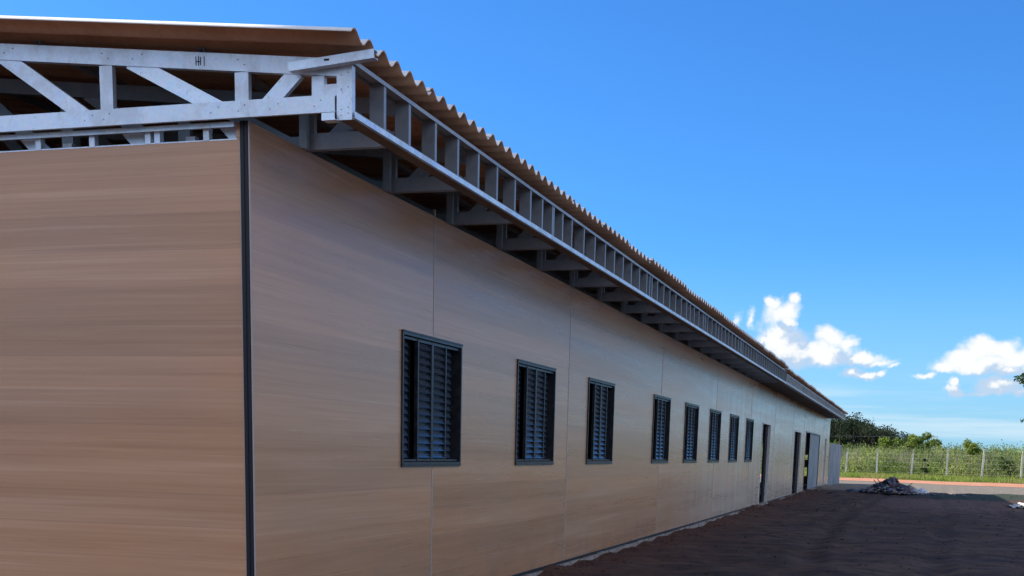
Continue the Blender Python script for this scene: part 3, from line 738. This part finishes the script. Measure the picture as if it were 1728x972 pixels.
for i in range(420):
    a_ = random.random() * 6.28; rr = random.random() ** .6; xx = -.1 + math.cos(a_) * rr * 1.05; yy = math.sin(a_) * rr * .95; zz = .42 * max(0, 1 - rr ** 1.4) * (.7 + .5 * math.sin(xx * 5 + 1) * math.cos(yy * 4)) + .12 * max(0, 1 - abs(xx + .1) * 3) + random.random() * .06
    rock(mb, (xx, yy, zz), random.uniform(.03, .10), random.randrange(5))
for i in range(160):
    xx = random.gauss(.5, .9); yy = random.gauss(0, .6); rock(mb, (xx, yy, .02), random.uniform(.02, .06), random.randrange(5))
mb.obj('rubble', [M['plastic_dark'], M['rag'], M['plastic_blue'], M['plastic_dark'], M['concrete']], hp, kind='stuff')
for i in range(16):
    a_ = random.random() * 6.28; rr = random.uniform(.1, .9); lump((-.1 + math.cos(a_) * rr, math.sin(a_) * rr * .8 - .1, .5 * (1 - rr ** .9) + .02), random.uniform(.09, .18), M[MTS[i % 7]], 'bag', hp, (1.2, 1, .7))
for i in range(9):
    a_ = random.random() * 6.28; p = Vector((random.uniform(-.8, .6), random.uniform(-.6, .4), random.uniform(.1, .4)))
    q_ = p + Vector((math.cos(a_) * .4, math.sin(a_) * .3, random.uniform(-.05, .28))); MB().tube([p, q_], [.018, .014], 5).obj('stick', M['bark'], hp)
sk = thing('white_sack', 'crumpled pale plastic sacks lying at the right foot of the debris heap', 'sack', (4.12, 43.4, GZ))
lump((0, 0, .09), .17, M['whitebag'], 'sack_body', sk, (1.3, 1, .7), 12, 7, .3); lump((-.32, .05, .10), .14, M['plastic_blue'], 'sack_body', sk, (1.2, 1, .8), 12, 7, .3)
# low scraps left of the heap
for i, (xx, yy, r_, l_) in enumerate(((1.5, 45.2, .16, 'flat dark scrap of sheeting beside the hoarding foot'), (1.05, 40.5, .14, 'small dark clod lying left in the shaded yard'), (2.0, 46.2, .2, 'crumpled dark sheeting just left of the debris heap'))):
    o = lump((0, 0, 0), r_, M['plastic_dark'], 'scrap', None, (1.6, 1.2, .35)); o.location = (xx, yy, GZ + .02); o['label'] = l_; o['category'] = 'scrap'
# stack of corrugated white sheets at the right edge
st_ = thing('sheet_stack', 'white corrugated fibre sheets lying in the sun at the right edge', 'roof sheets', (6.35, 31.0, GZ), R(4))
for k in range(3):
    mb = MB(); n = 48
    for i in range(n + 1):
        xx = i * 1.1 / n + k * .12; zz = .05 + k * .032 + .024 * math.cos(2 * math.pi * i * 6 / n)
        for yy in (0 + k * .05, 1.3 + k * .03):
            mb.v.append((xx, yy, zz)); mb.v.append((xx, yy, zz - .008))
    for i in range(n):
        b0 = 4 * i; b1 = b0 + 4
        for q in ((b0, b1, b1 + 2, b0 + 2), (b0 + 1, b0 + 3, b1 + 3, b1 + 1), (b0, b0 + 1, b1 + 1, b1), (b0 + 2, b1 + 2, b1 + 3, b0 + 3)): mb.f.append(q); mb.m.append(0)
    mb.obj('corrugated_sheet', M['fibre'], st_)

# ------------------------------------------------------------------ fence
fn = thing('post_and_wire_fence', 'wire fence on pale concrete posts along the far side of the dirt road', 'fence')
def fy(x): return 96.5 - .80 * x
def fence_x(u):  # posts spaced unevenly as set out
    return u
FX = [-9.2, -6.3, -3.7, -1.15, 1.25, 3.78, 6.25, 8.55, 11.0, 13.6, 16.2, 18.8, 21.5]
pts = []
for i, xx in enumerate(FX):
    yy = fy(xx); h_ = 2.08 + random.uniform(-.04, .05); tl = random.uniform(-.05, .05)
    mb = MB()
    for (za, zb, ya, yb, xa, xb) in ((-.2, h_ - .32, 0, 0, 0, tl), (h_ - .32, h_, 0, -.22, tl, tl + .03)):
        w_ = .062; n = len(mb.v)
        for (zc, yc, xc) in ((za, ya, xa), (zb, yb, xb)):
            for sx_, sy_ in ((-1, -1), (1, -1), (1, 1), (-1, 1)): mb.v.append((xx + xc + sx_ * w_, yy + yc + sy_ * w_, GZ + zc))
        for q in ((0, 1, 5, 4), (1, 2, 6, 5), (2, 3, 7, 6), (3, 0, 4, 7), (4, 5, 6, 7), (0, 3, 2, 1)): mb.f.append(tuple(n + v_ for v_ in q)); mb.m.append(0)
    mb.obj('post', M['post'], fn); pts.append((xx + tl, yy))
for z_ in (.35, .75, 1.1, 1.4, 1.68):
    MB().tube([(a, b_ - .06, z_ + GZ - (.03 if i % 2 else 0)) for i, (a, b_) in enumerate(pts)], [.0032] * len(pts), 4).obj('wire', M['wire'], fn)
o = thing('gate_post', 'thick pale concrete post at the right edge, nearer than the fence line', 'post', (11.12, 84.5, GZ))
MB().box((-.11, -.11, -.2), (.11, .11, 1.75)).box((-.09, -.09, 1.75), (.09, .09, 1.95)).obj('shaft', M['post'], o); MB().box((-.13, -.13, -.1), (.13, .13, .12)).obj('foot', M['concrete'], o)

# ------------------------------------------------------------------ vegetation
def stuff(name, label, cat, V, F, mt):
    return link(name, arr_mesh(name, V, F, mt), kind='stuff', label=label, category=cat)
# verge grass
n = 16000; gx_ = rng.uniform(-8, 24, n); gy = 82 - .75 * gx_ + rng.random(n) ** 1.3 * 17; hh = rng.uniform(.08, .34, n)
C0 = np.stack([gx_, gy, np.full(n, GZ)], 1); dx = rng.normal(0, .06, (n, 3)); dx[:, 2] = 0; sd_ = rng.normal(size=(n, 3)); sd_[:, 2] = 0; sd_ /= np.linalg.norm(sd_, axis=1)[:, None]
V = np.stack([C0 - sd_ * .035, C0 + sd_ * .035, C0 + dx * 2 + np.stack([0 * hh, 0 * hh, hh], 1)], 1).reshape(-1, 3)
stuff('verge_grass', 'short green grass along the verge below the wire fence', 'grass', V, np.arange(n * 3).reshape(-1, 3), M['turf'])
# scrub behind the fence: clumps of leaves, denser low, with pale seed stalks above
blobs = []
for i in range(560):
    xx = random.uniform(-16, 34); dp = random.random() ** 1.1 * 60; yy = 98.5 - .8 * xx + dp + 1.5; hh_ = random.uniform(.5, 2.2) * (1 + dp * .008)
    blobs.append((xx, yy, GZ + hh_ * .45, random.uniform(.5, 1.6), random.uniform(.5, 1.6), hh_ * .62))
n = 260000; C = blob_points(n, blobs, .55); C[:, 2] = np.abs(C[:, 2] - GZ) + GZ
V, F = leaves(C, rng.uniform(.05, .13, n), .4)
stuff('scrub', 'dense green scrub growing behind the wire fence', 'scrub', V, F, M['scrub'])
n = 13000; xx = rng.uniform(-18, 36, n); yy = 100 - .8 * xx + rng.random(n) * 70; cl = np.sin(xx * 1.3 + yy * .4) * .25 + np.sin(xx * .47 - yy * .21) * .3
hh_ = np.clip(1.75 + cl + rng.normal(0, .32, n), .5, 2.8) + (yy - 95) * .006; top = np.stack([xx + rng.normal(0, .18, n), yy, GZ + hh_], 1); bot = np.stack([xx, yy, np.full(n, GZ)], 1)
sd_ = np.stack([np.ones(n), rng.normal(0, .3, n), np.zeros(n)], 1); wd = rng.uniform(.010, .026, n)[:, None]
mid = bot * .35 + top * .65
V = np.stack([bot - sd_ * wd * .6, bot + sd_ * wd * .6, mid + sd_ * wd, top, mid - sd_ * wd], 1).reshape(-1, 3)
stuff('tall_grass', 'pale tall grass stalks standing up through the scrub', 'grass', V, np.arange(n * 5).reshape(-1, 5), M['drygrass'])

def tree(name, label, cat, loc, h, cr, nl, ls, mt, group=None, lobes=9, trunk_r=.08, flat=1., lean=(0, 0), shell=.5, low=.35):
    t = thing(name, label, cat, loc, 0, group); L_ = Vector((lean[0], lean[1], 0))
    top = Vector((0, 0, h * .8)) + L_; mb = MB(); mb.tube([(0, 0, -.1), tuple(L_ * .3 + Vector((.03, 0, h * .3))), tuple(L_ * .7 + Vector((-.02, .02, h * .55))), tuple(top)], [trunk_r, trunk_r * .8, trunk_r * .55, trunk_r * .2], 7)
    bl = []
    for i in range(lobes):
        a_ = 2 * math.pi * i / lobes + random.random(); rr = cr * random.uniform(.25, .8); z_ = h * random.uniform(low + .1, .92)
        c = (math.cos(a_) * rr + L_.x * z_ / h, math.sin(a_) * rr + L_.y * z_ / h, z_); s_ = cr * random.uniform(.28, .5); bl.append((*c, s_, s_, s_ * .75 * flat))
        st0 = Vector((L_.x * .5, L_.y * .5, h * random.uniform(low * .6, low + .25))); mb.tube([st0, (st0 + Vector(c)) / 2 + Vector((0, 0, .05 * h)), c], [trunk_r * .45, trunk_r * .3, trunk_r * .1], 5)
    mb.obj('trunk', M['bark'], t)
    C = blob_points(nl, bl, shell); V, F = leaves(C, rng.uniform(ls * .6, ls * 1.3, nl)); link('crown', arr_mesh('crown', V, F, mt), t)
    return t
# single plants one can pick out
tree('sapling', 'slim leafy sapling with a bare stem rising above the scrub behind the fence', 'tree', (7.95, 97, GZ), 3.0, .85, 900, .11, M['brightleaf'], trunk_r=.06, lobes=7, low=.5)
tree('shrub', 'dark bushy shrub right of the sapling behind the fence', 'shrub', (10.2, 92.5, GZ), 1.9, .75, 900, .10, M['treeleaf'], trunk_r=.04, low=.15)
tree('shrub', 'narrow dark upright plant standing in front of the fence wires at centre', 'shrub', (4.75, 93.4, GZ), 1.6, .30, 420, .09, M['treeleaf'], trunk_r=.03, low=.1)
tree('leafy_tree', 'low yellow-green tree nearest the building corner in front of dark wood', 'tree', (1.6, 150, GZ), 3.6, 1.9, 2600, .17, M['brightleaf'], lobes=12, low=.2)
tree('leafy_tree', 'taller yellow-green tree in the middle before the dark wood', 'tree', (4.1, 152, GZ), 4.4, 1.6, 2600, .17, M['brightleaf'], lobes=12, low=.2)
tree('leafy_tree', 'rounded yellow-green tree at the right tip of the dark wood', 'tree', (5.9, 148, GZ), 3.9, 1.4, 2400, .17, M['brightleaf'], lobes=11, low=.2)
# dark wood rising to the left
bl = []; tb = MB()
for i in range(420):
    xx = random.uniform(-70, 6.5); dp = random.random() * 45; yy = 235 + dp
    H = 1.6 + 7.6 * min(1, max(0, (7.5 - xx) / 16)) ** .6 + random.uniform(-.8, .8) + dp * .01
    tb.tube([(xx, yy, GZ), (xx, yy, H * .8)], [.16, .07], 5)
    for k in range(6): bl.append((xx + random.gauss(0, .8), yy + random.gauss(0, .8), H * random.uniform(.15, .93), random.uniform(.9, 1.8), random.uniform(.7, 1.5), random.uniform(.7, 1.4)))
n = 190000; C = blob_points(n, bl, .45); C[:, 2] = np.maximum(C[:, 2], .1); V, F = leaves(C, rng.uniform(.13, .32, n))
wd_ = stuff('dark_wood', 'dark wooded rise of dense trees behind the far corner of the building', 'wood', V, F, M['darkleaf']); tb.obj('trunks', M['bark'], wd_, kind='stuff')
# far tree line
bl = []
for i in range(420):
    xx = random.uniform(-140, 330); yy = 420 + random.random() * 50; H = 2.2 + 2.2 * random.random() ** 2 + 1.6 * math.sin(xx * .11) * math.sin(xx * .043)
    bl.append((xx, yy, H * .55, random.uniform(1.2, 3.6), 2., H * .55))
n = 60000; C = blob_points(n, bl, .5); C[:, 2] = np.maximum(C[:, 2], .0); V, F = leaves(C, rng.uniform(.3, .8, n))
stuff('far_treeline', 'low hazy line of distant trees along the horizon', 'trees', V, F, M['darkleaf'])

# tree whose branches reach in at the right edge
rt = thing('roadside_tree', 'tree with glossy leaves reaching in at the right edge', 'tree', (8.68, 36.0, GZ))
mb = MB().tube([(0, 0, -.1), (.05, 0, 1.2), (-.1, .1, 2.4), (.05, .0, 3.6), (0, 0, 5.0)], [.16, .13, .10, .07, .03], 8); bl = []
for (cx_, cy_, cz_, r_) in ((-2.02, 0, 3.80, .19), (-1.80, .1, 3.70, .22), (-1.5, 0, 3.85, .32), (-1.1, .1, 4.1, .5), (-1.86, 0, 2.55, .08), (-1.45, -.1, 2.75, .24), (-.9, 0, 3.0, .5), (-.3, .6, 4.6, .8), (.6, .2, 4.4, .8), (.5, -.6, 5.0, .8), (-.4, -.5, 5.2, .7), (.9, .3, 3.4, .7), (0, 0, 5.6, .6), (.2, .8, 3.7, .6)):
    bl.append((cx_, cy_, cz_, r_, r_, r_ * .7)); mb.tube([(0, 0, max(1.6, cz_ - 1.6)), (cx_ * .5, cy_ * .5, cz_ - .45), (cx_, cy_, cz_)], [.05, .03, .008], 5)
mb.obj('trunk', M['bark'], rt); n = 5200; C = blob_points(n, bl, .35); V, F = leaves(C, rng.uniform(.05, .095, n)); link('crown', arr_mesh('crown', V, F, M['treeleaf']), rt)

# power line
PP = [(-46, 178, 0), (7.0, 216, 0), (70, 262, 0)]
def pole(loc, label):
    p = thing('power_pole', label, 'power pole', (loc[0], loc[1], GZ)); MB().tube([(0, 0, -.3), (0, 0, 5.4)], [.13, .09], 8).obj('shaft', M['post'], p)
    MB().box((-.8, -.05, 5.0), (.8, .05, 5.1)).obj('crossarm', M['post'], p); return p
pole(PP[1], 'thin distant power pole rising above the scrub right of the dark wood')
for dx_, wl_ in ((-.7, 'nearer of the two thin sagging power lines strung across the dark wood'), (.7, 'farther of the two thin sagging power lines strung across the dark wood')):
    A_, B_ = Vector((-46, 178, 5.1)), Vector((7.0, 216, 5.1)); P_ = []
    for i in range(25):
        t_ = i / 24; q_ = A_.lerp(B_, t_); q_.z -= 1.0 * 4 * t_ * (1 - t_) * .5; q_.x += dx_; P_.append(q_)
    o = MB().tube(P_, [.02] * 25, 4).obj('power_line', M['wire'], label=wl_, category='power line', group='power lines to the distant pole')
